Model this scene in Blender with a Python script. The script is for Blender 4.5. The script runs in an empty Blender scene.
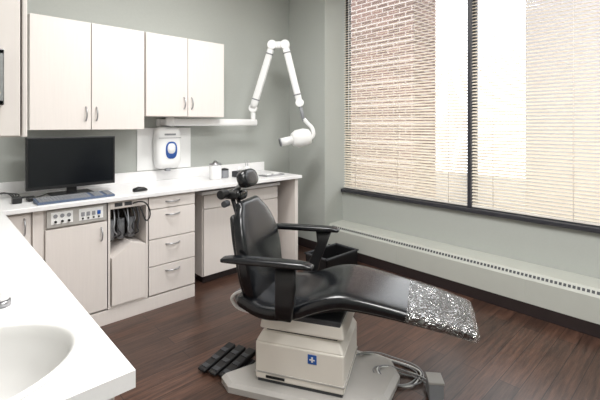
import bpy, math, random
from mathutils import Vector, Matrix
random.seed(4)
S = bpy.context.scene
S.view_settings.view_transform = 'Standard'

# ---------------------------------------------------------------- materials
def lin(c):
    return tuple(((v/255)/12.92 if v/255 <= .04045 else ((v/255+.055)/1.055)**2.4) for v in c)+(1,)
def mat(name, rgb, rough=.5, metal=0, var=.06, scale=8, stretch=(1,1,1), bump=0, coat=0, spec=.5):
    m = bpy.data.materials.new(name); m.use_nodes = True
    nt = m.node_tree; b = nt.nodes['Principled BSDF']
    c = lin(rgb)
    b.inputs['Roughness'].default_value = rough
    b.inputs['Metallic'].default_value = metal
    b.inputs['Specular IOR Level'].default_value = spec
    b.inputs['Coat Weight'].default_value = coat
    tc = nt.nodes.new('ShaderNodeTexCoord'); mp = nt.nodes.new('ShaderNodeMapping')
    mp.inputs['Scale'].default_value = stretch
    nz = nt.nodes.new('ShaderNodeTexNoise'); nz.inputs['Scale'].default_value = scale; nz.inputs['Detail'].default_value = 4
    rp = nt.nodes.new('ShaderNodeValToRGB')
    rp.color_ramp.elements[0].position = .3; rp.color_ramp.elements[1].position = .7
    rp.color_ramp.elements[0].color = tuple(v*(1-var) for v in c[:3])+(1,)
    rp.color_ramp.elements[1].color = tuple(min(1, v*(1+var)) for v in c[:3])+(1,)
    L = nt.links.new
    L(tc.outputs['Object'], mp.inputs['Vector']); L(mp.outputs['Vector'], nz.inputs['Vector'])
    L(nz.outputs['Fac'], rp.inputs['Fac']); L(rp.outputs['Color'], b.inputs['Base Color'])
    if bump:
        bp = nt.nodes.new('ShaderNodeBump'); bp.inputs['Strength'].default_value = bump; bp.inputs['Distance'].default_value = .01
        L(nz.outputs['Fac'], bp.inputs['Height']); L(bp.outputs['Normal'], b.inputs['Normal'])
    return m
M = {}
M['wall'] = mat('wall_paint', (175,178,173), .8, var=.015, scale=60, bump=.03)
M['wallw'] = mat('wall_paint_window_side', (176,179,174), .8, var=.015, scale=60, bump=.03)
M['ceil'] = mat('ceiling_paint', (235,235,232), .9, var=.02)
M['base'] = mat('dark_rubber_base', (42,33,33), .5)
M['lam'] = mat('cream_laminate', (226,219,214), .45, var=.018, scale=6, stretch=(14,14,.7))
M['lamedge'] = mat('laminate_edge', (190,181,173), .5, var=.03)
M['top'] = mat('white_counter', (236,235,235), .3, var=.01, scale=90)
M['steel'] = mat('brushed_steel', (175,175,178), .3, 1, var=.05, scale=20, stretch=(1,1,10))
M['black'] = mat('black_plastic', (22,22,24), .4)
M['screen'] = mat('monitor_screen', (16,19,23), .18)
M['leather'] = mat('black_vinyl', (13,15,19), .22, var=.1, scale=30, bump=.03, coat=0, spec=.6)
M['beige'] = mat('cream_plastic', (233,228,219), .4, var=.02)
M['beige2'] = mat('warm_grey_plastic', (178,175,171), .5, var=.04)
M['white'] = mat('white_plastic', (238,238,237), .35, var=.01)
M['grey'] = mat('grey_plastic', (140,142,146), .5)
M['dgrey'] = mat('dark_grey', (60,62,66), .5)
M['blue'] = mat('blue_label', (40,90,170), .4)
M['kbd'] = mat('blue_grey_keyboard', (84,98,122), .5)
M['heater'] = mat('heater_enamel', (188,190,183), .5, var=.02)
M['frame'] = mat('window_frame_bronze', (52,52,58), .4)
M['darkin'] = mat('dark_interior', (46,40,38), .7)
M['porc'] = mat('sink_porcelain', (222,221,219), .15, var=.01)
M['pale'] = mat('pale_building', (165,160,158), .9, var=.05)
M['cord'] = mat('grey_cord', (150,150,152), .5)
M['asphalt'] = mat('asphalt', (118,116,115), .9)

def emis(name, rgb, s):
    m = bpy.data.materials.new(name); m.use_nodes = True
    b = m.node_tree.nodes['Principled BSDF']
    b.inputs['Base Color'].default_value = lin(rgb)
    b.inputs['Emission Color'].default_value = lin(rgb); b.inputs['Emission Strength'].default_value = s
    return m
M['lamp'] = emis('lamp_diffuser', (255,250,240), 2)

def floor_mat():
    m = bpy.data.materials.new('dark_wood_planks'); m.use_nodes = True
    nt = m.node_tree; b = nt.nodes['Principled BSDF']; L = nt.links.new
    tc = nt.nodes.new('ShaderNodeTexCoord')
    br = nt.nodes.new('ShaderNodeTexBrick')
    br.inputs['Scale'].default_value = 1; br.inputs['Brick Width'].default_value = 1.1; br.inputs['Row Height'].default_value = .1
    br.inputs['Mortar Size'].default_value = .002; br.offset = .37
    br.inputs['Color1'].default_value = lin((88,63,52)); br.inputs['Color2'].default_value = lin((62,45,38)); br.inputs['Mortar'].default_value = lin((28,20,17))
    mp = nt.nodes.new('ShaderNodeMapping'); mp.inputs['Scale'].default_value = (2.2,30,1)
    nz = nt.nodes.new('ShaderNodeTexNoise'); nz.inputs['Scale'].default_value = 1.6; nz.inputs['Detail'].default_value = 8; nz.inputs['Roughness'].default_value = .7
    rp = nt.nodes.new('ShaderNodeValToRGB')
    rp.color_ramp.elements[0].position = .36; rp.color_ramp.elements[0].color = (.42,.4,.39,1)
    rp.color_ramp.elements[1].position = .66; rp.color_ramp.elements[1].color = (1.35,1.32,1.29,1)
    mx = nt.nodes.new('ShaderNodeMix'); mx.data_type='RGBA'; mx.blend_type='MULTIPLY'; mx.inputs[0].default_value = 1
    L(tc.outputs['Object'], br.inputs['Vector']); L(tc.outputs['Object'], mp.inputs['Vector']); L(mp.outputs['Vector'], nz.inputs['Vector'])
    L(nz.outputs['Fac'], rp.inputs['Fac']); L(br.outputs['Color'], mx.inputs[6]); L(rp.outputs['Color'], mx.inputs[7])
    L(mx.outputs[2], b.inputs['Base Color'])
    b.inputs['Roughness'].default_value = .3
    bp = nt.nodes.new('ShaderNodeBump'); bp.inputs['Strength'].default_value=.12; bp.inputs['Distance'].default_value=.004
    L(nz.outputs['Fac'], bp.inputs['Height']); L(bp.outputs['Normal'], b.inputs['Normal'])
    return m
M['floor'] = floor_mat()
def brick_mat():
    m = bpy.data.materials.new('exterior_brick'); m.use_nodes = True
    nt = m.node_tree; b = nt.nodes['Principled BSDF']; L = nt.links.new
    tc = nt.nodes.new('ShaderNodeTexCoord'); sp = nt.nodes.new('ShaderNodeSeparateXYZ'); cb = nt.nodes.new('ShaderNodeCombineXYZ')
    ad = nt.nodes.new('ShaderNodeMath'); ad.operation='ADD'
    br = nt.nodes.new('ShaderNodeTexBrick'); br.inputs['Scale'].default_value = 1
    br.inputs['Brick Width'].default_value=.4; br.inputs['Row Height'].default_value=.14; br.inputs['Mortar Size'].default_value=.018
    br.inputs['Color1'].default_value=lin((112,88,82)); br.inputs['Color2'].default_value=lin((84,66,62)); br.inputs['Mortar'].default_value=lin((158,148,143))
    L(tc.outputs['Object'], sp.inputs[0]); L(sp.outputs['X'], ad.inputs[0]); L(sp.outputs['Y'], ad.inputs[1])
    L(ad.outputs[0], cb.inputs['X']); L(sp.outputs['Z'], cb.inputs['Y'])
    L(cb.outputs[0], br.inputs['Vector']); L(br.outputs['Color'], b.inputs['Base Color'])
    b.inputs['Roughness'].default_value=.9
    return m
M['brick'] = brick_mat()
def slat_mat():
    m = bpy.data.materials.new('blind_slat'); m.use_nodes = True
    nt = m.node_tree; nt.nodes.remove(nt.nodes['Principled BSDF'])
    o = nt.nodes['Material Output']
    d = nt.nodes.new('ShaderNodeBsdfDiffuse'); d.inputs[0].default_value = lin((230,222,208))
    t = nt.nodes.new('ShaderNodeBsdfTranslucent'); t.inputs[0].default_value = lin((238,224,202))
    mx = nt.nodes.new('ShaderNodeMixShader'); mx.inputs[0].default_value = .22
    nt.links.new(d.outputs[0], mx.inputs[1]); nt.links.new(t.outputs[0], mx.inputs[2]); nt.links.new(mx.outputs[0], o.inputs[0])
    return m
M['slat'] = slat_mat()
def clear_mat(name, tr, rough, tint=(1,1,1,1)):
    m = bpy.data.materials.new(name); m.use_nodes = True
    nt = m.node_tree; nt.nodes.remove(nt.nodes['Principled BSDF'])
    o = nt.nodes['Material Output']
    g = nt.nodes.new('ShaderNodeBsdfGlossy'); g.inputs['Roughness'].default_value = rough
    t = nt.nodes.new('ShaderNodeBsdfTransparent'); t.inputs[0].default_value = tint
    mx = nt.nodes.new('ShaderNodeMixShader'); mx.inputs[0].default_value = tr
    nt.links.new(t.outputs[0], mx.inputs[1]); nt.links.new(g.outputs[0], mx.inputs[2]); nt.links.new(mx.outputs[0], o.inputs[0])
    return m, g, mx
M['glass'] = clear_mat('window_glass', .05, .02)[0]
pm, pg, pmx = clear_mat('clear_vinyl', .3, .07)
nt = pm.node_tree
tcv = nt.nodes.new('ShaderNodeTexCoord'); mpv = nt.nodes.new('ShaderNodeMapping'); mpv.inputs['Scale'].default_value=(1,.45,1)
nz = nt.nodes.new('ShaderNodeTexNoise'); nz.inputs['Scale'].default_value = 20; nz.inputs['Detail'].default_value = 2; nz.inputs['Distortion'].default_value = 2.5
nt.links.new(tcv.outputs['Object'], mpv.inputs['Vector']); nt.links.new(mpv.outputs['Vector'], nz.inputs['Vector'])
bp = nt.nodes.new('ShaderNodeBump'); bp.inputs['Strength'].default_value = 1; bp.inputs['Distance'].default_value = .035
nt.links.new(nz.outputs['Fac'], bp.inputs['Height']); nt.links.new(bp.outputs['Normal'], pg.inputs['Normal'])
M['vinyl'] = pm

# ---------------------------------------------------------------- helpers
def root(name, loc=(0,0,0), rz=0):
    e = bpy.data.objects.new(name, None); S.collection.objects.link(e)
    e.location = loc; e.rotation_euler = (0,0,rz); e.empty_display_size = .1
    return e
def mk(name, vs, fs, m, par=None, smooth=False):
    me = bpy.data.meshes.new(name); me.from_pydata([tuple(v) for v in vs], [], fs); me.update()
    me.materials.append(M[m] if isinstance(m, str) else m)
    if smooth:
        for p in me.polygons: p.use_smooth = True
    o = bpy.data.objects.new(name, me); S.collection.objects.link(o)
    if par: o.parent = par
    return o
BF = [(0,3,2,1),(4,5,6,7),(0,1,5,4),(1,2,6,5),(2,3,7,6),(3,0,4,7)]
def box(name, x0,x1,y0,y1,z0,z1, m, par=None, bev=.002, seg=2):
    vs = [(x0,y0,z0),(x1,y0,z0),(x1,y1,z0),(x0,y1,z0),(x0,y0,z1),(x1,y0,z1),(x1,y1,z1),(x0,y1,z1)]
    o = mk(name, vs, BF, m, par)
    if bev:
        b = o.modifiers.new('bev','BEVEL'); b.width = bev; b.segments = seg; b.limit_method='ANGLE'
        if seg > 2:
            for p in o.data.polygons: p.use_smooth = True
            o.modifiers.new('wn','WEIGHTED_NORMAL')
    return o
def boxes(name, lst, m, par=None, bev=0):
    vs=[];fs=[]
    for (x0,x1,y0,y1,z0,z1) in lst:
        k=len(vs)
        vs += [(x0,y0,z0),(x1,y0,z0),(x1,y1,z0),(x0,y1,z0),(x0,y0,z1),(x1,y0,z1),(x1,y1,z1),(x0,y1,z1)]
        fs += [tuple(i+k for i in f) for f in BF]
    o = mk(name, vs, fs, m, par)
    if bev:
        b = o.modifiers.new('bev','BEVEL'); b.width=bev; b.segments=2
    return o
def cyl(name, p0, p1, r, m, par=None, r2=None, seg=28, bev=0):
    p0=Vector(p0);p1=Vector(p1); r2 = r if r2 is None else r2
    w=(p1-p0).normalized(); a=w.orthogonal().normalized(); b=w.cross(a)
    vs=[];fs=[]
    for p,rr in ((p0,r),(p1,r2)):
        for i in range(seg):
            t=2*math.pi*i/seg; vs.append(p+a*math.cos(t)*rr+b*math.sin(t)*rr)
    for i in range(seg):
        j=(i+1)%seg; fs.append((i,j,seg+j,seg+i))
    fs.append(tuple(range(seg))[::-1]); fs.append(tuple(range(seg,2*seg)))
    o = mk(name,vs,fs,m,par)
    for p in o.data.polygons:
        if len(p.vertices)==4: p.use_smooth=True
    if bev:
        q=o.modifiers.new('bev','BEVEL'); q.width=bev; q.segments=3; q.limit_method='ANGLE'
    return o
def tube(name, pts, r, m, par=None, smooth=True, res=3):
    cu = bpy.data.curves.new(name,'CURVE'); cu.dimensions='3D'; cu.bevel_depth=r; cu.bevel_resolution=res
    sp = cu.splines.new('NURBS' if smooth else 'POLY'); sp.points.add(len(pts)-1)
    for i,p in enumerate(pts): sp.points[i].co = (*p,1)
    if smooth: sp.order_u=3; sp.use_endpoint_u=True; sp.resolution_u=8
    cu.use_fill_caps=True
    cu.materials.append(M[m])
    o = bpy.data.objects.new(name,cu); S.collection.objects.link(o)
    if par: o.parent=par
    return o
def loft(name, secs, m, par=None, n=32, e=3.0, cap=True):
    """secs: (centre, axisA, axisB, a, b)"""
    vs=[];fs=[]
    for c,A,B,a,b in secs:
        c=Vector(c);A=Vector(A).normalized();B=Vector(B).normalized()
        for i in range(n):
            t=2*math.pi*i/n; ct=math.cos(t); st=math.sin(t)
            x=math.copysign(abs(ct)**(2/e),ct)*a; y=math.copysign(abs(st)**(2/e),st)*b
            vs.append(c+A*x+B*y)
    k=len(secs)
    for s in range(k-1):
        for i in range(n):
            j=(i+1)%n; fs.append((s*n+i,s*n+j,(s+1)*n+j,(s+1)*n+i))
    if cap:
        fs.append(tuple(range(n))[::-1]); fs.append(tuple((k-1)*n+i for i in range(n)))
    o=mk(name,vs,fs,m,par,True)
    return o
def revolve(name, prof, c, m, par=None, seg=32, sx=1, sy=1):
    vs=[];fs=[]
    for r,z in prof:
        for i in range(seg):
            t=2*math.pi*i/seg; vs.append((c[0]+r*math.cos(t)*sx, c[1]+r*math.sin(t)*sy, c[2]+z))
    for s in range(len(prof)-1):
        for i in range(seg):
            j=(i+1)%seg; fs.append((s*seg+i,s*seg+j,(s+1)*seg+j,(s+1)*seg+i))
    return mk(name,vs,fs,m,par,True)
def handle(c, L, par, vert=True, out=(0,-1,0), r=.005, dep=.03):
    c=Vector(c); o=Vector(out); ax=Vector((0,0,1)) if vert else Vector((1,0,0))
    pts=[]
    for i in range(11):
        t=i/10; s=math.sin(math.pi*t)**.6
        pts.append(c+ax*(t-.5)*L+o*(dep*s-.001))
    return tube('bow_handle', pts, r, 'steel', par, smooth=False)

# ---------------------------------------------------------------- room
XL,XR,YB,YF,ZC = -.65, 3.32, 3.42, -1.7, 3.0
XC, YC = 3.035, 2.85         # column
box('floor', XL-.1,XR+.15,YF-.1,YB+.1,-.1,0,'floor',bev=0)
box('ceiling', XL-.1,XR+.15,YF-.1,YB+.1,ZC,ZC+.1,'ceil',bev=0)
box('wall_back', XL-.1,XR+.15,YB,YB+.1,0,ZC,'wall',bev=0)
box('wall_left', XL-.1,XL,YF,YB,0,ZC,'wall',bev=0)
box('wall_front', XL-.1,XR+.15,YF-.1,YF,0,ZC,'wall',bev=0)
box('wall_column', XC,XR+.15,YC,YB,0,ZC,'wall',bev=.004)
SZ=.63; WT=2.85; WY0=-.02
# right wall: below sill, above head, and solid piece nearer than windows
box('wall_right', XR,XR+.15,YF,YC,0,SZ,'wallw',bev=0)
box('wall_right_head', XR,XR+.15,YF,YC,WT,ZC,'wallw',bev=0)
box('wall_right_pier', XR,XR+.15,YF,WY0,SZ,WT,'wallw',bev=0)
box('trim_windowsill', XR-.035,XR+.10,WY0,YC-.002,SZ-.012,SZ+.022,'frame',bev=.004)
YM=1.45
def window(ya,yb):
    w=root('window_1' if ya>1 else 'window_2')
    x0,x1=XR+.06,XR+.11
    f=.03
    boxes('frame',[(x0,x1,ya,yb,SZ+.02,SZ+.02+f),(x0,x1,ya,yb,WT-f,WT),(x0,x1,ya,ya+f,SZ+.02,WT),(x0,x1,yb-f,yb,SZ+.02,WT)],'frame',w)
    box('glass',XR+.085,XR+.089,ya+f,yb-f,SZ+.02+f,WT-f,'glass',w,bev=0)
window(YM,YC); window(WY0,YM)
box('trim_mullion', XR+.0,XR+.058,YM-.014,YM+.014,SZ+.022,WT,'frame',bev=.002)
def blind(ya,yb):
    w=root('venetian_blind')
    xc=XR+.022; pitch=.0265; wd=.0325; tl=math.radians(29)
    vs=[];fs=[]
    z=SZ+.06
    while z<WT-.05:
        k=len(vs)
        for s,cv in ((-.5,0),(0,.0025),(.5,0)):
            dx=s*wd*math.cos(tl)-cv*math.sin(tl); dz=s*wd*math.sin(tl)+cv*math.cos(tl)
            vs += [(xc+dx,ya,z+dz),(xc+dx,yb,z+dz)]
        fs += [(k,k+1,k+3,k+2),(k+2,k+3,k+5,k+4)]
        z+=pitch
    mk('slats',vs,fs,'slat',w,True)
    box('bottom_rail',xc-.012,xc+.012,ya,yb,SZ+.03,SZ+.045,'beige',w)
    box('head_rail',xc-.016,xc+.016,ya,yb,WT-.04,WT-.005,'beige',w)
    n=3
    for i in range(n):
        y=ya+(yb-ya)*(.12+.76*i/(n-1))
        cyl('ladder_cord',(xc-.0155,y,SZ+.04),(xc-.0155,y,WT-.02),.0013,'beige',w,seg=6)
    return w
b1=blind(YM+.02,YC-.012)
b2=blind(WY0+.01,YM-.02)
tube('tilt_wand',[(XR-.002,YC-.09,WT-.04),(XR-.002,YC-.09,1.3)],.003,'white',b1,smooth=False)

# outside
o=box('brick_building', 10,11.3,5.95,20,-6,14,'brick',bev=0)
o=box('pale_building', 16,26,-14,4.9,-6,8,'pale',bev=0)
box('street_ground', 3.6,60,-40,60,-6.2,-6,'asphalt',bev=0)

# radiator cover
h=root('baseboard_heater')
HX=3.08; HT=.305
vs=[];ya,yb=YF+.02,YC-.004
prof=[(XR-.003,.09),(HX,.09),(HX,HT-.05),(HX+.03,HT),(XR-.003,HT)]
for y in (ya,yb):
    for x,z in prof: vs.append((x,y,z))
fs=[(i,(i+1)%5,5+(i+1)%5,5+i) for i in range(5)]+[(4,3,2,1,0),(5,6,7,8,9)]
mk('cover',vs,fs,'heater',h)
ls=[];vs=[];fs=[]
y=-.6
while y<yb-.05:
    k=len(vs)
    for (t,yy) in ((.34,y),(.34,y+.017),(.68,y+.017),(.68,y)):
        vs.append((HX+.03*t-.0012, yy, HT-.05+.05*t+.0008))
    fs.append((k,k+1,k+2,k+3)); y+=.026
mk('grille_slots',vs,fs,'dgrey',h)
box('base_trim',HX+.004,XR-.003,ya,yb,0,.09,'base',h)
for y in (2.0,.95,-.1): box('cover_seam',HX-.0015,HX+.002,y-.008,y+.008,.09,HT-.05,'heater',h,bev=.0005)
box('baseboard_column',XC-.008,XC,YC-.008,YB-.02,0,.09,'base',bev=0)
box('baseboard_back',XL,XC-.01,YB-.01,YB,0,.09,'base',bev=0)

# ---------------------------------------------------------------- upper cabinets
def upper(x0,x1,z0,z1,doors,hx):
    c=root('wall_cabinet')
    box('carcass',x0,x1,3.13,YB-.001,z0,z1,'lam',c,bev=.001)
    for a,b in doors:
        box('door',a+.0025,b-.0025,3.108,3.129,z0+.002,z1-.002,'lam',c,bev=.002)
    boxes('gap_shadow',[(a-.0015,a+.0015,3.126,3.1305,z0,z1) for a,b in doors[1:]],'darkin',c)
    for x in hx: handle((x,3.108,z0+.115),.1,c)
    return c
TOPZ=2.09
upper(.475,1.235,1.315,TOPZ,[(.475,.85),(.85,1.235)],[.815,.885])
upper(1.245,1.965,1.42,TOPZ,[(1.245,1.605),(1.605,1.965)],[1.57,1.64])
# near cabinet above the sink
c=root('wall_cabinet')
box('carcass',XL+.001,.1345,.92,1.3,1.327,2.3,'lamedge',c,bev=.001)
box('door',-.25,.1235,.898,.918,1.329,2.298,'lam',c,bev=.002)
box('stile',.1265,.1345,.898,.92,1.327,2.3,'lam',c,bev=.002)
boxes('flat_handle',[(.083,.096,.868,.876,1.385,1.485),(.083,.096,.868,.899,1.385,1.395),(.083,.096,.868,.899,1.475,1.485)],'steel',c,bev=.002)

# ---------------------------------------------------------------- counters
CZ=.86; FY=2.83
ct=root('desk_counter')
box('countertop',XL+.001,2.66,2.80,YB-.002,CZ-.03,CZ,'top',ct,bev=.004)
box('backsplash',XL+.001,2.66,YB-.02,YB-.001,CZ,CZ+.09,'top',ct,bev=.003)
box('end_panel',2.60,2.64,2.84,YB-.012,0.002,CZ-.03,'lam',ct,bev=.002)
bc=root('base_cabinet')
FZ=.10
# left door segment
box('left_carcass',.05,.45,FY+.03,YB-.012,FZ,CZ-.031,'lam',bc)
box('left_door',.08,.44,FY+.01,FY+.029,FZ,CZ-.045,'lam',bc)
handle((.41,FY+.01,CZ-.12),.1,bc)
box('filler',.452,.51,FY+.012,YB-.012,FZ,CZ-.031,'lam',bc)
# control module
box('module_carcass',.512,.875,FY+.022,YB-.012,FZ,CZ-.031,'lam',bc)
box('module_door',.516,.872,FY,FY+.02,FZ+.01,.70,'lam',bc)
handle((.835,FY,.62),.09,bc)
box('control_panel',.522,.868,FY-.004,FY+.02,.712,.822,'beige2',bc,bev=.003)
boxes('control_insets',[(.545,.665,FY-.006,FY-.003,.732,.806),(.70,.845,FY-.006,FY-.003,.732,.806)],'white',bc)
for i in range(3):
    cyl('gauge',(.568+.037*i,FY-.009,.782),(.568+.037*i,FY-.005,.782),.012,'grey',bc)
    cyl('knob',(.568+.037*i,FY-.018,.748),(.568+.037*i,FY-.005,.748),.007,'black',bc)
for i in range(4):
    box('switch',.712+.032*i,.732+.032*i,FY-.012,FY-.005,.76,.785,'blue' if i==3 else 'grey',bc,bev=.001)
    cyl('port',(.722+.032*i,FY-.010,.744),(.722+.032*i,FY-.005,.744),.006,'black',bc)
# open bay
boxes('bay_shell',[(.878,.892,FY+.002,YB-.012,FZ,CZ-.031),(1.136,1.15,FY+.002,YB-.012,FZ,CZ-.031),(.892,1.136,YB-.03,YB-.012,FZ,CZ-.031),(.892,1.136,FY+.002,YB-.03,FZ,FZ+.015)],'lam',bc)
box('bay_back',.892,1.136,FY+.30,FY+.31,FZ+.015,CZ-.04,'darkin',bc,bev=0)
box('bay_rail',.892,1.136,FY,FY+.02,.775,.828,'lam',bc)
boxes('bay_sockets',[(.92,.97,FY-.004,FY+.002,.79,.815),(.985,1.035,FY-.004,FY+.002,.79,.815)],'dgrey',bc,bev=.001)
vs=[(.9,FY-.01,FZ+.02),(1.13,FY-.01,FZ+.02),(1.13,FY-.01,.50),(1.03,FY-.01,.53),(.9,FY-.01,.44),
    (.9,FY+.24,FZ+.02),(1.13,FY+.24,FZ+.02),(1.13,FY+.24,.50),(1.03,FY+.24,.53),(.9,FY+.24,.44)]
mk('bay_bin',vs,[(0,1,2,3,4),(9,8,7,6,5),(0,5,6,1),(1,6,7,2),(2,7,8,3),(3,8,9,4),(4,9,5,0)],'lam',bc)
for i in range(6):
    x=.93+.03*i
    tube('hose',[(x,FY+.05,.77),(x+random.uniform(-.02,.02),FY-.01,.70),(x+random.uniform(-.03,.03),FY-.012,.64+random.uniform(-.04,.03)),(x+.03,FY+.04,.58),(x+.02,FY+.15,.54)],.0045,random.choice(['black','grey','dgrey','white']),bc)
for i in range(3):
    cyl('canister',(.93+.07*i,FY+.12,.54),(.93+.07*i,FY+.12,.68),.025,'grey',bc)
tube('dangling_hose',[(1.04,FY-.004,.80),(1.09,FY-.04,.82),(1.13,FY-.06,.78),(1.15,FY-.05,.70),(1.12,FY-.04,.66),(1.10,FY-.03,.72),(1.09,FY-.01,.77)],.005,'black',bc)
# drawers
box('drawer_carcass',1.152,1.525,FY+.022,YB-.012,FZ,CZ-.031,'lam',bc)
for a,b in ((.735,.822),(.515,.728),(.318,.508),(.108,.311)):
    box('drawer_front',1.156,1.521,FY,FY+.02,a,b,'lam',bc)
    handle((1.338,FY,(b-.045) if b<.8 else .78),.11,bc,vert=False)
box('plinth',.47,1.523,FY+.004,YB-.012,0,FZ-.004,'lam',bc)
box('plinth_left',.05,.47,FY+.05,YB-.012,0,FZ-.004,'lam',bc)
boxes('shadow_lines',[(.876,.8775,FY+.0,FY+.01,FZ,.82),(1.1502,1.1515,FY+.0,FY+.01,FZ,.82)],'darkin',bc)

# rolling cart under the counter
ca=root('treatment_cabinet')
box('body',1.68,2.50,3.0,3.38,.06,.755,'lam',ca)
box('top',1.66,2.52,2.97,3.39,.757,.785,'top',ca,bev=.006)
box('drawer_top',1.685,2.495,2.978,2.998,.64,.75,'lam',ca)
box('door_l',1.685,2.085,2.978,2.998,.07,.632,'lam',ca)
box('door_r',2.091,2.495,2.978,2.998,.07,.632,'lam',ca)
box('toe',1.70,2.48,3.02,3.36,0,.06,'base',ca)
handle((2.04,2.978,.56),.1,ca); handle((2.13,2.978,.56),.1,ca)

# sink counter with cut-out
sc=root('sink_counter')
sx0,sx1,sy0,sy1=XL+.001,.30,.80,2.798
cx,ra,rb=.0,.245,.185
n=48
cy=sy0+rb+.038
ell=[(cx+ra*math.cos(2*math.pi*i/n), cy+rb*math.sin(2*math.pi*i/n)) for i in range(n)]
def rectpt(i):
    t=2*math.pi*i/n; c_,s_=math.cos(t),math.sin(t)
    k=1e9
    if c_>1e-6:k=min(k,(sx1-cx)/c_)
    if c_<-1e-6:k=min(k,(cx-sx0)/-c_)
    if s_>1e-6:k=min(k,.35/s_)
    if s_<-1e-6:k=min(k,(cy-sy0)/-s_)
    return (cx+c_*k,cy+s_*k)
corn=[(sx1,cy+.35),(sx0,cy+.35),(sx0,sy0),(sx1,sy0)]
out=[rectpt(i) for i in range(n)]
import bmesh
bm=bmesh.new()
vi=[bm.verts.new((x,y,CZ)) for x,y in ell]; vo=[bm.verts.new((x,y,CZ)) for x,y in out]
vc=[bm.verts.new((x,y,CZ)) for x,y in corn]
def side(p):
    x,y=p
    if abs(x-sx1)<1e-5:return 0
    if abs(y-(cy+.35))<1e-5:return 1
    if abs(x-sx0)<1e-5:return 2
    return 3
for i in range(n):
    j=(i+1)%n; a,b=side(out[i]),side(out[j])
    bm.faces.new([vi[i],vo[i],vo[j],vi[j]])
    if a!=b:
        k={(0,1):0,(1,2):1,(2,3):2,(3,0):3}.get((a,b))
        if k is not None: bm.faces.new([vo[i],vc[k],vo[j]])
bmesh.ops.recalc_face_normals(bm,faces=bm.faces)
me=bpy.data.meshes.new('sink_top'); bm.to_mesh(me); bm.free(); me.materials.append(M['top'])
o=bpy.data.objects.new('sink_top',me); S.collection.objects.link(o); o.parent=sc
if o.data.polygons[0].normal.z<0: o.data.flip_normals()
sd=o.modifiers.new('s','SOLIDIFY'); sd.thickness=.035; sd.offset=-1
box('run_top',sx0,sx1,cy+.35,sy1,CZ-.035,CZ,'top',sc,bev=0)
# basin
prof=[(1.045,.0),(1.04,.006),(1.0,.008),(.965,.003),(.94,-.02),(.88,-.08),(.72,-.12),(.4,-.14),(.1,-.145),(.0,-.145)]
vs=[];fs=[];sg=48
for r,z in prof:
    for i in range(sg):
        t=2*math.pi*i/sg; vs.append((cx+ra*r*math.cos(t),cy+rb*r*math.sin(t),CZ+z+.001))
for s in range(len(prof)-1):
    for i in range(sg):
        j=(i+1)%sg; fs.append((s*sg+i,s*sg+j,(s+1)*sg+j,(s+1)*sg+i))
mk('basin',vs,fs,'porc',sc,True)
cyl('drain',(cx,cy,CZ-.144),(cx,cy,CZ-.140),.025,'steel',sc)
box('cabinet',sx0,sx1-.03,sy0+.03,sy0+.05,.1,CZ-.036,'lam',sc)
box('cabinet_side',sx1-.05,sx1-.03,sy0+.05,FY,.1,CZ-.036,'lam',sc)
box('plinth',sx0,sx1-.07,sy0+.07,FY,0,.1,'lam',sc)
boxes('door_lines',[(-.2,-.197,sy0+.028,sy0+.031,.1,.8)],'darkin',sc)
fa=root('sink_faucet')
cyl('handle_base',(.142,1.33,CZ+.0005),(.142,1.33,CZ+.016),.02,'steel',fa)
cyl('handle_knob',(.142,1.33,CZ+.016),(.142,1.33,CZ+.045),.017,'white',fa,bev=.005)
cyl('spout_base',(.03,1.33,CZ+.0005),(.03,1.33,CZ+.05),.018,'steel',fa)
tube('spout',[(.03,1.33,CZ+.04),(.03,1.33,CZ+.12),(.02,1.29,CZ+.14),(.0,1.2,CZ+.14),(.0,1.15,CZ+.09)],.011,'steel',fa)
box('deck_plate',-.11,.15,1.315,1.345,CZ+.0003,CZ+.01,'steel',fa,bev=.004)

# ---------------------------------------------------------------- desk objects
mo=root('computer_monitor',(.735,3.12,0),math.radians(2))
box('bezel',-.28,.28,-.015,.02,.915,1.268,'black',mo,bev=.004)
box('screen',-.267,.267,-.0165,-.014,.938,1.256,'screen',mo,bev=0)
box('rear_shell',-.18,.18,.02,.05,.97,1.2,'black',mo,bev=.01)
box('stand_neck',-.03,.03,.02,.045,CZ+.01,1.0,'black',mo)
box('stand_foot',-.13,.13,-.06,.12,CZ+.0005,CZ+.014,'black',mo,bev=.005)
kb=root('keyboard',(.70,2.905,CZ),math.radians(2))
vs=[(-.225,-.065,.001),(.225,-.065,.001),(.225,.065,.001),(-.225,.065,.001),(-.225,-.065,.014),(.225,-.065,.014),(.225,.065,.026),(-.225,.065,.026)]
o=mk('case',vs,BF,'kbd',kb); 
ks=[]
for r in range(6):
    for q in range(22):
        if q in (15,19) : continue
        x=-.215+q*.0196; y=-.055+r*.019; z=.014+(y+.065)/.13*.012
        ks.append((x,x+.016,y,y+.0155,z,z+.006))
boxes('keys',ks,'grey',kb)
ms=root('computer_mouse',(1.13,2.93,CZ+.001))
loft('shell',[((-.05,0,.008),(0,1,0),(0,0,1),.012,.007),((-.045,0,.012),(0,1,0),(0,0,1),.024,.012),((-.01,0,.017),(0,1,0),(0,0,1),.031,.017),((.03,0,.014),(0,1,0),(0,0,1),.029,.014),((.05,0,.009),(0,1,0),(0,0,1),.018,.008)],'black',ms,e=2.3)
cb=root('cable_bundle')
for i in range(4):
    tube('cable',[(.33+.02*i,3.35,CZ+.02),(.36+.03*i,3.2,CZ+.06-.01*i),(.40,3.05+.03*i,CZ+.01),(.44,3.0,CZ+.04),(.5,3.08,CZ+.006),(.6,3.22,CZ+.01)],.004,'black',cb)
box('webcam_block',.37,.42,2.98,3.03,CZ+.0005,CZ+.04,'black',cb,bev=.005)
box('power_brick',.455,.5,3.0,3.1,CZ+.0005,CZ+.025,'black',cb,bev=.005)

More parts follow.
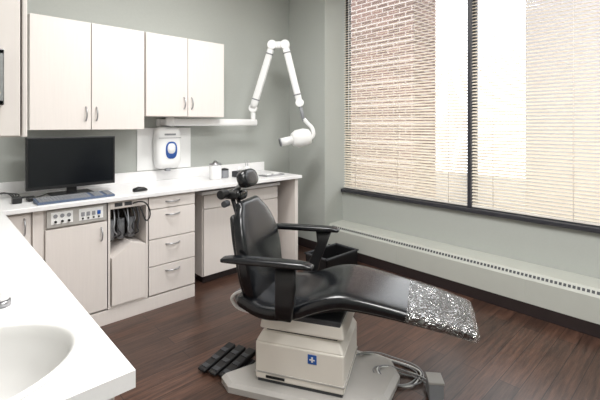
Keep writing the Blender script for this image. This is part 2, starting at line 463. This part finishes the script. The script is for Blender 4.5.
# jars & small goods at right end of the counter
jar=root('cotton_jar',(1.88,3.12,CZ))
revolve('glass_body',[(.0,.001),(.05,.001),(.055,.01),(.055,.12),(.05,.13),(0,.13)],(0,0,0),'white',jar)
revolve('lid',[(.0,.131),(.055,.131),(.055,.142),(.02,.15),(.015,.165),(0,.168)],(0,0,0),'steel',jar)
jar=root('cotton_jar',(2.0,3.16,CZ))
revolve('glass_body',[(.0,.001),(.037,.001),(.04,.01),(.04,.06),(.037,.07),(0,.07)],(0,0,0),'grey',jar)
revolve('lid',[(.0,.071),(.04,.071),(.04,.08),(.012,.088),(0,.09)],(0,0,0),'black',jar)
gb=root('tissue_box',(2.14,3.12,CZ),.2)
box('box',-.06,.06,-.04,.04,.001,.055,'dgrey',gb); 
loft('tissue',[((0,0,.055),(1,0,0),(0,1,0),.03,.012),((.005,0,.075),(1,.3,0),(-.3,1,0),.026,.009),((0,.004,.095),(1,.6,0),(-.6,1,0),.012,.004)],'white',gb)
cu=root('instrument_cup',(2.28,3.2,CZ))
revolve('cup',[(0,.001),(.026,.001),(.032,.09),(.029,.09),(.024,.01)],(0,0,0),'white',cu)
for i in range(4): cyl('tool',(0,0,.01),(.02*math.cos(i*1.7),.02*math.sin(i*1.7),.14),.003,'steel',cu,seg=8)
tr=root('instrument_tray',(2.42,2.98,CZ),.1)
box('tray',-.12,.12,-.06,.06,.001,.012,'steel',tr,bev=.004)
boxes('packets',[(-.09,-.03,-.03,.03,.012,.022),(-.01,.05,-.04,.02,.012,.03),(.06,.1,-.02,.03,.012,.02)],'white',tr,bev=.002)

# wall dispenser on a backing panel
dp=root('soap_dispenser')
box('mount_plate',1.29,1.79,YB-.012,YB-.0005,.955,1.325,'white',dp,bev=.004)
dx=1.53; XA=(1,0,0); YA=(0,1,0)
loft('body',[((dx,YB-.06,.968),XA,YA,.07,.03),((dx,YB-.065,.98),XA,YA,.095,.045),((dx,YB-.073,1.03),XA,YA,.112,.06),((dx,YB-.075,1.2),XA,YA,.118,.062),((dx,YB-.073,1.29),XA,YA,.112,.06),((dx,YB-.068,1.325),XA,YA,.095,.05),((dx,YB-.06,1.336),XA,YA,.06,.03)],'white',dp,e=3.6)
fy=YB-.137
loft('label',[((dx+.01,fy-.001,1.13),XA,(0,0,1),.052,.075),((dx+.01,fy-.003,1.13),XA,(0,0,1),.052,.075)],'blue',dp,e=2.6)
loft('label_window',[((dx+.01,fy-.003,1.145),XA,(0,0,1),.036,.045),((dx+.01,fy-.0045,1.145),XA,(0,0,1),.036,.045)],'white',dp,e=2.6)
boxes('push_line',[(dx-.1,dx+.1,fy-.001,fy+.01,1.235,1.239),(dx-.05,dx+.05,fy-.002,fy+.01,1.26,1.275)],'grey',dp)
box('nozzle',dx-.02,dx+.02,YB-.1,YB-.06,.945,.972,'grey',dp)

# ---------------------------------------------------------------- x-ray arm
xr=root('dental_xray_machine')
box('wall_mount',1.46,1.60,YB-.03,YB-.0005,1.338,1.405,'white',xr,bev=.006)
def beam(name,p0,p1,hw,hh,m,par,up=(0,0,1),t=1):
    p0=Vector(p0);p1=Vector(p1);w=(p1-p0).normalized();A=w.cross(Vector(up)).normalized();B=A.cross(w)
    return loft(name,[(p0,A,B,hw*.7,hh*.7),(p0+w*.008,A,B,hw,hh),(p1-w*.008,A,B,hw*t,hh*t),(p1,A,B,hw*.7*t,hh*.7*t)],m,par,e=4)
cyl('mount_pivot',(1.52,3.27,1.345),(1.52,3.27,1.415),.036,'white',xr)
box('mount_block',1.49,1.55,3.27,YB-.02,1.345,1.4,'white',xr,bev=.005)
beam('extension_bar',(1.5,3.265,1.375),(2.42,3.225,1.375),.024,.033,'white',xr)
e0=Vector((2.38,3.227,1.40)); e1=Vector((2.38,3.227,1.52)); e2=Vector((2.50,3.07,2.15)); e3=Vector((2.588,2.975,2.15)); e4=Vector((2.68,2.86,1.57))
cyl('swivel',e0-Vector((0,0,.04)),e1-Vector((0,0,.03)),.024,'white',xr,bev=.004)
def link(p,q,r,par):
    cyl('joint',p-Vector((.02,.02,0)),p+Vector((.02,.02,0)),r*1.15,'white',par,bev=.004)
    w=(q-p).normalized(); A=w.cross(Vector((.6845,.729,0))).normalized(); B=A.cross(w)
    loft('arm',[(p,A,B,r*.9,r*.9),(p+w*.06,A,B,r,r),(q-w*.06,A,B,r*.92,r*.92),(q,A,B,r*.8,r*.8)],'white',par,e=3.5)
    for k in (.14,.86):
        c_=p.lerp(q,k); loft('arm_band',[(c_-w*.006,A,B,r*1.04,r*1.04),(c_+w*.006,A,B,r*1.04,r*1.04)],'grey',par,e=3.5)
link(e1,e2,.037,xr); link(e3,e4,.036,xr)
for p in (e2,e3): cyl('elbow',p-Vector((.6845,.729,0))*.04,p+Vector((.6845,.729,0))*.04,.048,'white',xr,bev=.008)
beam('elbow_link',e2,e3,.03,.035,'white',xr)
cyl('elbow_end',e4-Vector((.6845,.729,0))*.035,e4+Vector((.6845,.729,0))*.035,.042,'white',xr,bev=.006)
# yoke and tube head
hc=Vector((2.655,2.83,1.22)); rt=Vector((.729,-.6845,0)); fw=Vector((.6845,.729,0)); up=Vector((0,0,1))
cyl('drop_post',e4,hc+rt*.04+up*.17,.017,'grey',xr)
tube('yoke',[hc+rt*.04+up*.19,hc+rt*.07+up*.15,hc+rt*.13+up*.10,hc+rt*.14+up*.0,hc+rt*.06-up*.02],.02,'white',xr)
ax=(-rt*.93-up*.2+fw*-.25).normalized(); A=ax.cross(up).normalized(); B=A.cross(ax)
loft('tube_head',[(hc-ax*.115,A,B,.04,.04),(hc-ax*.10,A,B,.07,.07),(hc-ax*.05,A,B,.088,.088),(hc+ax*.03,A,B,.088,.088),(hc+ax*.07,A,B,.066,.066),(hc+ax*.08,A,B,.055,.055)],'white',xr,e=2.4)
cyl('cone',hc+ax*.08,hc+ax*.20,.042,'white',xr,r2=.04)
cyl('cone_ring',hc+ax*.195,hc+ax*.205,.044,'grey',xr)
cyl('cone_opening',hc+ax*.205,hc+ax*.206,.034,'dgrey',xr)

# ---------------------------------------------------------------- dental chair
CH=root('dental_chair',(1.44,1.59,0),math.radians(-61))
Y=(0,1,0)
def smooth_interp(keys,n):
    out=[]
    for k in range(n+1):
        t=k/n*(len(keys)-1); i=min(int(t),len(keys)-2); f=t-i
        p=[keys[max(i-1,0)],keys[i],keys[i+1],keys[min(i+2,len(keys)-1)]]
        out.append([.5*((2*p[1][j])+(-p[0][j]+p[2][j])*f+(2*p[0][j]-5*p[1][j]+4*p[2][j]-p[3][j])*f*f+(-p[0][j]+3*p[1][j]-3*p[2][j]+p[3][j])*f**3) for j in range(len(keys[0]))])
    return out
def cushion(name,keys,mat_,par,n=36,e=4,round_=True):
    pts=smooth_interp(keys,n); secs=[]
    for i,(x,z,w,t) in enumerate(pts):
        a=pts[max(i-1,0)];b=pts[min(i+1,n)]
        d=Vector((b[0]-a[0],0,b[1]-a[1])).normalized(); nrm=Vector((-d.z,0,d.x))
        secs.append((Vector((x,0,z)),Y,nrm,w,t))
    c0,A0,N0,w0,t0=secs[0]; d0=Vector((N0.z,0,-N0.x))
    c1,A1,N1,w1,t1=secs[-1]; d1=Vector((N1.z,0,-N1.x))
    pre=[(c0-d0*r*t0,A0,N0,w0-t0*(1-s),t0*s) for r,s in ((1,.15),(.9,.45),(.7,.72),(.38,.93))]
    post=[(c1+d1*r*t1,A1,N1,w1-t1*(1-s),t1*s) for r,s in ((.38,.93),(.7,.72),(.9,.45),(1,.15))]
    return loft(name,pre+secs+post,mat_,par,n=48,e=e)
cushion('seat_and_legrest',[(-.20,.445,.22,.045),(-.08,.425,.255,.045),(.06,.44,.26,.045),(.2,.495,.25,.045),(.32,.52,.235,.042),(.5,.503,.22,.035),(.7,.468,.205,.030),(.87,.43,.185,.026)],'leather',CH)
cushion('legrest_underplate',[(.1,.41,.18,.02),(.3,.465,.17,.02),(.5,.455,.16,.015),(.75,.42,.15,.012)],'black',CH)
cushion('plastic_toe_cover',[(.62,.484,.218,.036),(.76,.457,.203,.034),(.885,.427,.187,.031)],'vinyl',CH)
# backrest
BX=.07
bk=[(-.225+BX,.45,.20,.04),(-.245+BX,.55,.225,.045),(-.262+BX,.66,.235,.045),(-.285+BX,.76,.225,.042),(-.315+BX,.85,.185,.036),(-.335+BX,.905,.13,.03)]
cushion('backrest',bk,'leather',CH,e=4)
cushion('backrest_shell',[(x-.04,z,w*.9,.02) for x,z,w,t in bk[:-1]],'black',CH)
# headrest with articulated bracket
cyl('headrest_bar',(-.375+BX,-.03,.80),(-.43+BX,-.03,.97),.012,'black',CH)
cyl('headrest_bar_2',(-.375+BX,.03,.80),(-.43+BX,.03,.97),.012,'black',CH)
box('headrest_bracket',-.47+BX,-.38+BX,-.06,.06,.935,.975,'black',CH,bev=.01,seg=3)
cyl('headrest_knob',(-.44+BX,-.07,.97),(-.44+BX,-.13,.97),.026,'black',CH,bev=.006)
cyl('headrest_knob_cap',(-.42+BX,-.085,.92),(-.42+BX,-.13,.92),.018,'dgrey',CH,bev=.004)
cyl('headrest_stem',(-.43+BX,0,.96),(-.365+BX,0,1.03),.014,'steel',CH)
def pad(name,c,r,th,dirx,par,w=1):
    d=Vector(dirx).normalized();A=Vector(Y);B=d.cross(A);c=Vector(c)
    loft(name,[(c-d*th,A,B,r*w*.6,r*.6),(c-d*th*.8,A,B,r*w*.88,r*.88),(c-d*th*.2,A,B,r*w,r),(c+d*th*.5,A,B,r*w*.97,r*.97),(c+d*th*.9,A,B,r*w*.8,r*.8),(c+d*th,A,B,r*w*.5,r*.5)],'leather',par,e=2.8)
pad('headrest_pad',(-.34+BX,.0,1.05),.052,.032,(1,0,.35),CH,w=1.8)
pad('neck_pad',(-.385+BX,-.0,.955),.03,.026,(1,0,-.1),CH,w=1.9)
# armrests
for s,tag in ((-1,'near'),(1,'far')):
    y=s*.325
    pts=[(-.24,.70,.03,.012),(-.17,.705,.036,.016),(.03,.71,.036,.017),(.15,.712,.034,.016),(.195,.708,.026,.012)]
    o=cushion('armrest_pad_'+tag,pts,'leather',CH,e=3); o.location=(-.02 if s>0 else 0,y,0)
    if s<0:
        ys=y+.015
        loft('arm_support_'+tag,[((.07,ys,.69),(1,0,0),Y,.052,.012),((.07,ys,.60),(1,0,0),Y,.05,.014),((.065,ys,.52),(1,0,0),Y,.046,.014),((.06,ys,.45),(1,0,0),Y,.04,.012)],'black',CH,e=5)
        box('arm_bracket',.03,.09,-.30,-.2,.43,.46,'black',CH)
    else:
        loft('arm_support_'+tag,[((.09,y,.70),(1,0,0),Y,.05,.012),((.08,y,.62),(1,0,0),Y,.03,.014),((.03,y,.50),(1,0,0),Y,.035,.014),((.01,y,.42),(1,0,0),Y,.035,.012)],'black',CH,e=5)
        box('arm_bracket_far',-.03,.05,.2,.318,.42,.45,'black',CH)
# lift body
box('seat_frame',-.15,.30,-.17,.17,.37,.40,'dgrey',CH,bev=.006)
PX=.06
def tier(name,x0,x1,w,z0,z1,m,ins=.0,bev=.012):
    x0+=PX;x1+=PX
    vs=[(x0,-w,z0),(x1,-w,z0),(x1,w,z0),(x0,w,z0),(x0+ins,-w+ins,z1),(x1-ins,-w+ins,z1),(x1-ins,w-ins,z1),(x0+ins,w-ins,z1)]
    o=mk(name,vs,BF,m,CH,True); b=o.modifiers.new('b','BEVEL'); b.width=bev;b.segments=4;o.modifiers.new('wn','WEIGHTED_NORMAL')
    return o
tier('upper_tier',-.18,.26,.18,.315,.385,'beige',.012)
tier('bellows',-.15,.22,.15,.295,.32,'dgrey',0,.004)
tier('pump_body_top',-.2,.26,.185,.245,.30,'beige',.03)
tier('pump_body',-.2,.26,.185,.06,.25,'beige',0)
box('pump_band',-.203+PX,.263+PX,-.188,.188,.095,.103,'beige2',CH,bev=.001)
tier('recess_skirt',-.19,.25,.175,.04,.065,'dgrey',0,.003)
# base plate
pl=[(-.33,-.19),(-.26,-.25),(.24,-.25),(.42,-.2),(.52,-.1),(.56,.1),(.5,.24),(.2,.28),(-.12,.26),(-.18,.1),(-.22,-.06)]
vs=[(x,y,.0005) for x,y in pl]+[(x,y,.03) for x,y in pl]+[(x*.95,y*.93,.045) for x,y in pl]
k=len(pl); fs=[(i,(i+1)%k,k+(i+1)%k,k+i) for i in range(k)]+[(k+i,k+(i+1)%k,2*k+(i+1)%k,2*k+i) for i in range(k)]+[tuple(range(2*k,3*k)),tuple(range(k))[::-1]]
mk('base_plate',vs,fs,'beige2',CH)
# logo / labels
box('badge',.14,.185,-.1875,-.1835,.185,.23,'blue',CH,bev=.001)
boxes('badge_mark',[(.158,.167,-.189,-.187,.195,.22),(.149,.176,-.189,-.187,.203,.209)],'white',CH)
box('rating_label',-.08,.02,-.190,-.1865,.075,.087,'black',CH,bev=0)
# hanging drain hose under the seat back
for i in range(3):
    tube('hose',[(-.22,-.1+.05*i,.47),(-.32,-.12+.05*i,.44),(-.30,-.1+.04*i,.36),(-.2,-.08,.33),(-.1,-.05,.35)],.008,'grey' if i else 'white',CH)
cyl('tilt_motor',(-.24,-.05,.41),(-.24,.08,.41),.03,'dgrey',CH)

# foot control
fc=root('foot_control',(1.225,1.885,0),math.radians(-78))
box('base',-.11,.11,-.10,.10,.001,.02,'black',fc,bev=.006,seg=3)
for i in range(3):
    x=-.10+.069*i; s=.012*(i-1)
    vs=[(x,-.13+s,.012),(x+.056,-.13+s,.012),(x+.056,.11+s,.03),(x,.11+s,.03),(x,-.13+s,.026),(x+.056,-.13+s,.026),(x+.056,.11+s,.062),(x,.11+s,.062)]
    o=mk('pedal',vs,BF,'black',fc); b=o.modifiers.new('b','BEVEL'); b.width=.006;b.segments=3
    boxes('pedal_ribs',[(x+.008,x+.048,-.11+s+.07*j,-.07+s+.07*j,.0285+.0105*j,.0335+.0105*j) for j in range(3)],'dgrey',fc,bev=.001)
tube('foot_cable',[(.02,.10,.02),(.0,.14,.01),(-.03,.17,.008),(-.06,.13,.01)],.006,'black',fc)

# power box and cords
pb=root('power_junction_box',(1.83,.97,0),math.radians(-50))
box('box',-.035,.035,-.04,.04,.001,.085,'grey',pb,bev=.006,seg=3)
box('cover',-.038,.038,-.043,.043,.083,.095,'beige2',pb,bev=.003)
cc=root('power_cord')
PLT=[(1.76,1.40,.056),(1.83,1.37,.05),(1.90,1.30,.012),(1.945,1.20,.006),(1.93,1.12,.006),(1.86,1.085,.008),(1.79,1.10,.006),(1.735,1.16,.006),(1.70,1.22,.03),(1.72,1.28,.056),(1.80,1.25,.04),(1.86,1.19,.008),(1.89,1.10,.008),(1.84,1.01,.03)]
for k in range(3):
    q=.012*k
    tube('cord',[(x+random.uniform(-.012,.012)+q,y+random.uniform(-.012,.012)-q,z+.003*k) for x,y,z in PLT],.004,'cord' if k!=1 else 'white',cc)

# black bin by the wall
bn=root('floor_bin')
bx0,bx1,by0,by1=2.55,2.98,2.37,2.64
boxes('bin_walls',[(bx0,bx1,by0,by0+.012,0.001,.15),(bx0,bx1,by1-.012,by1,0.001,.15),(bx0,bx0+.012,by0,by1,0.001,.15),(bx1-.012,bx1,by0,by1,0.001,.15),(bx0,bx1,by0,by1,0.001,.015)],'black',bn,bev=.003)
boxes('bin_rim',[(bx0-.008,bx1+.008,by0-.008,by0+.014,.15,.162),(bx0-.008,bx1+.008,by1-.014,by1+.008,.15,.162),(bx0-.008,bx0+.014,by0,by1,.15,.162),(bx1-.014,bx1+.008,by0,by1,.15,.162)],'dgrey',bn)

# ---------------------------------------------------------------- lights
def troffer(x,y,p):
    r=root('ceiling_light',(x,y,ZC))
    boxes('housing',[(-.62,.62,-.32,-.29,-.05,-.001),(-.62,.62,.29,.32,-.05,-.001),(-.62,-.59,-.29,.29,-.05,-.001),(.59,.62,-.29,.29,-.05,-.001)],'white',r)
    box('diffuser',-.59,.59,-.29,.29,-.02,-.01,'lamp',r,bev=0)
    l=bpy.data.lights.new('lamp','AREA'); l.shape='RECTANGLE'; l.size=1.16; l.size_y=.56; l.energy=p; l.color=(1,.995,.99)
    o=bpy.data.objects.new('lamp',l); S.collection.objects.link(o); o.parent=r; o.location=(0,0,-.03)
troffer(1.3,1.9,48); troffer(1.3,.3,50); troffer(.6,-.9,42)
w=bpy.data.worlds.new('World'); S.world=w; w.use_nodes=True
nt=w.node_tree; bg=nt.nodes['Background']
bg.inputs['Color'].default_value=(.94,.97,1,1); bg.inputs['Strength'].default_value=3.9

# ---------------------------------------------------------------- camera
cam=bpy.data.cameras.new('Camera'); co=bpy.data.objects.new('Camera',cam); S.collection.objects.link(co)
cam.sensor_width=36; cam.lens=36*394/600; cam.shift_y=-75/600; cam.clip_start=.02
co.location=(0,0,1.35); co.rotation_euler=(math.radians(90),0,math.radians(-43.2))
S.camera=co
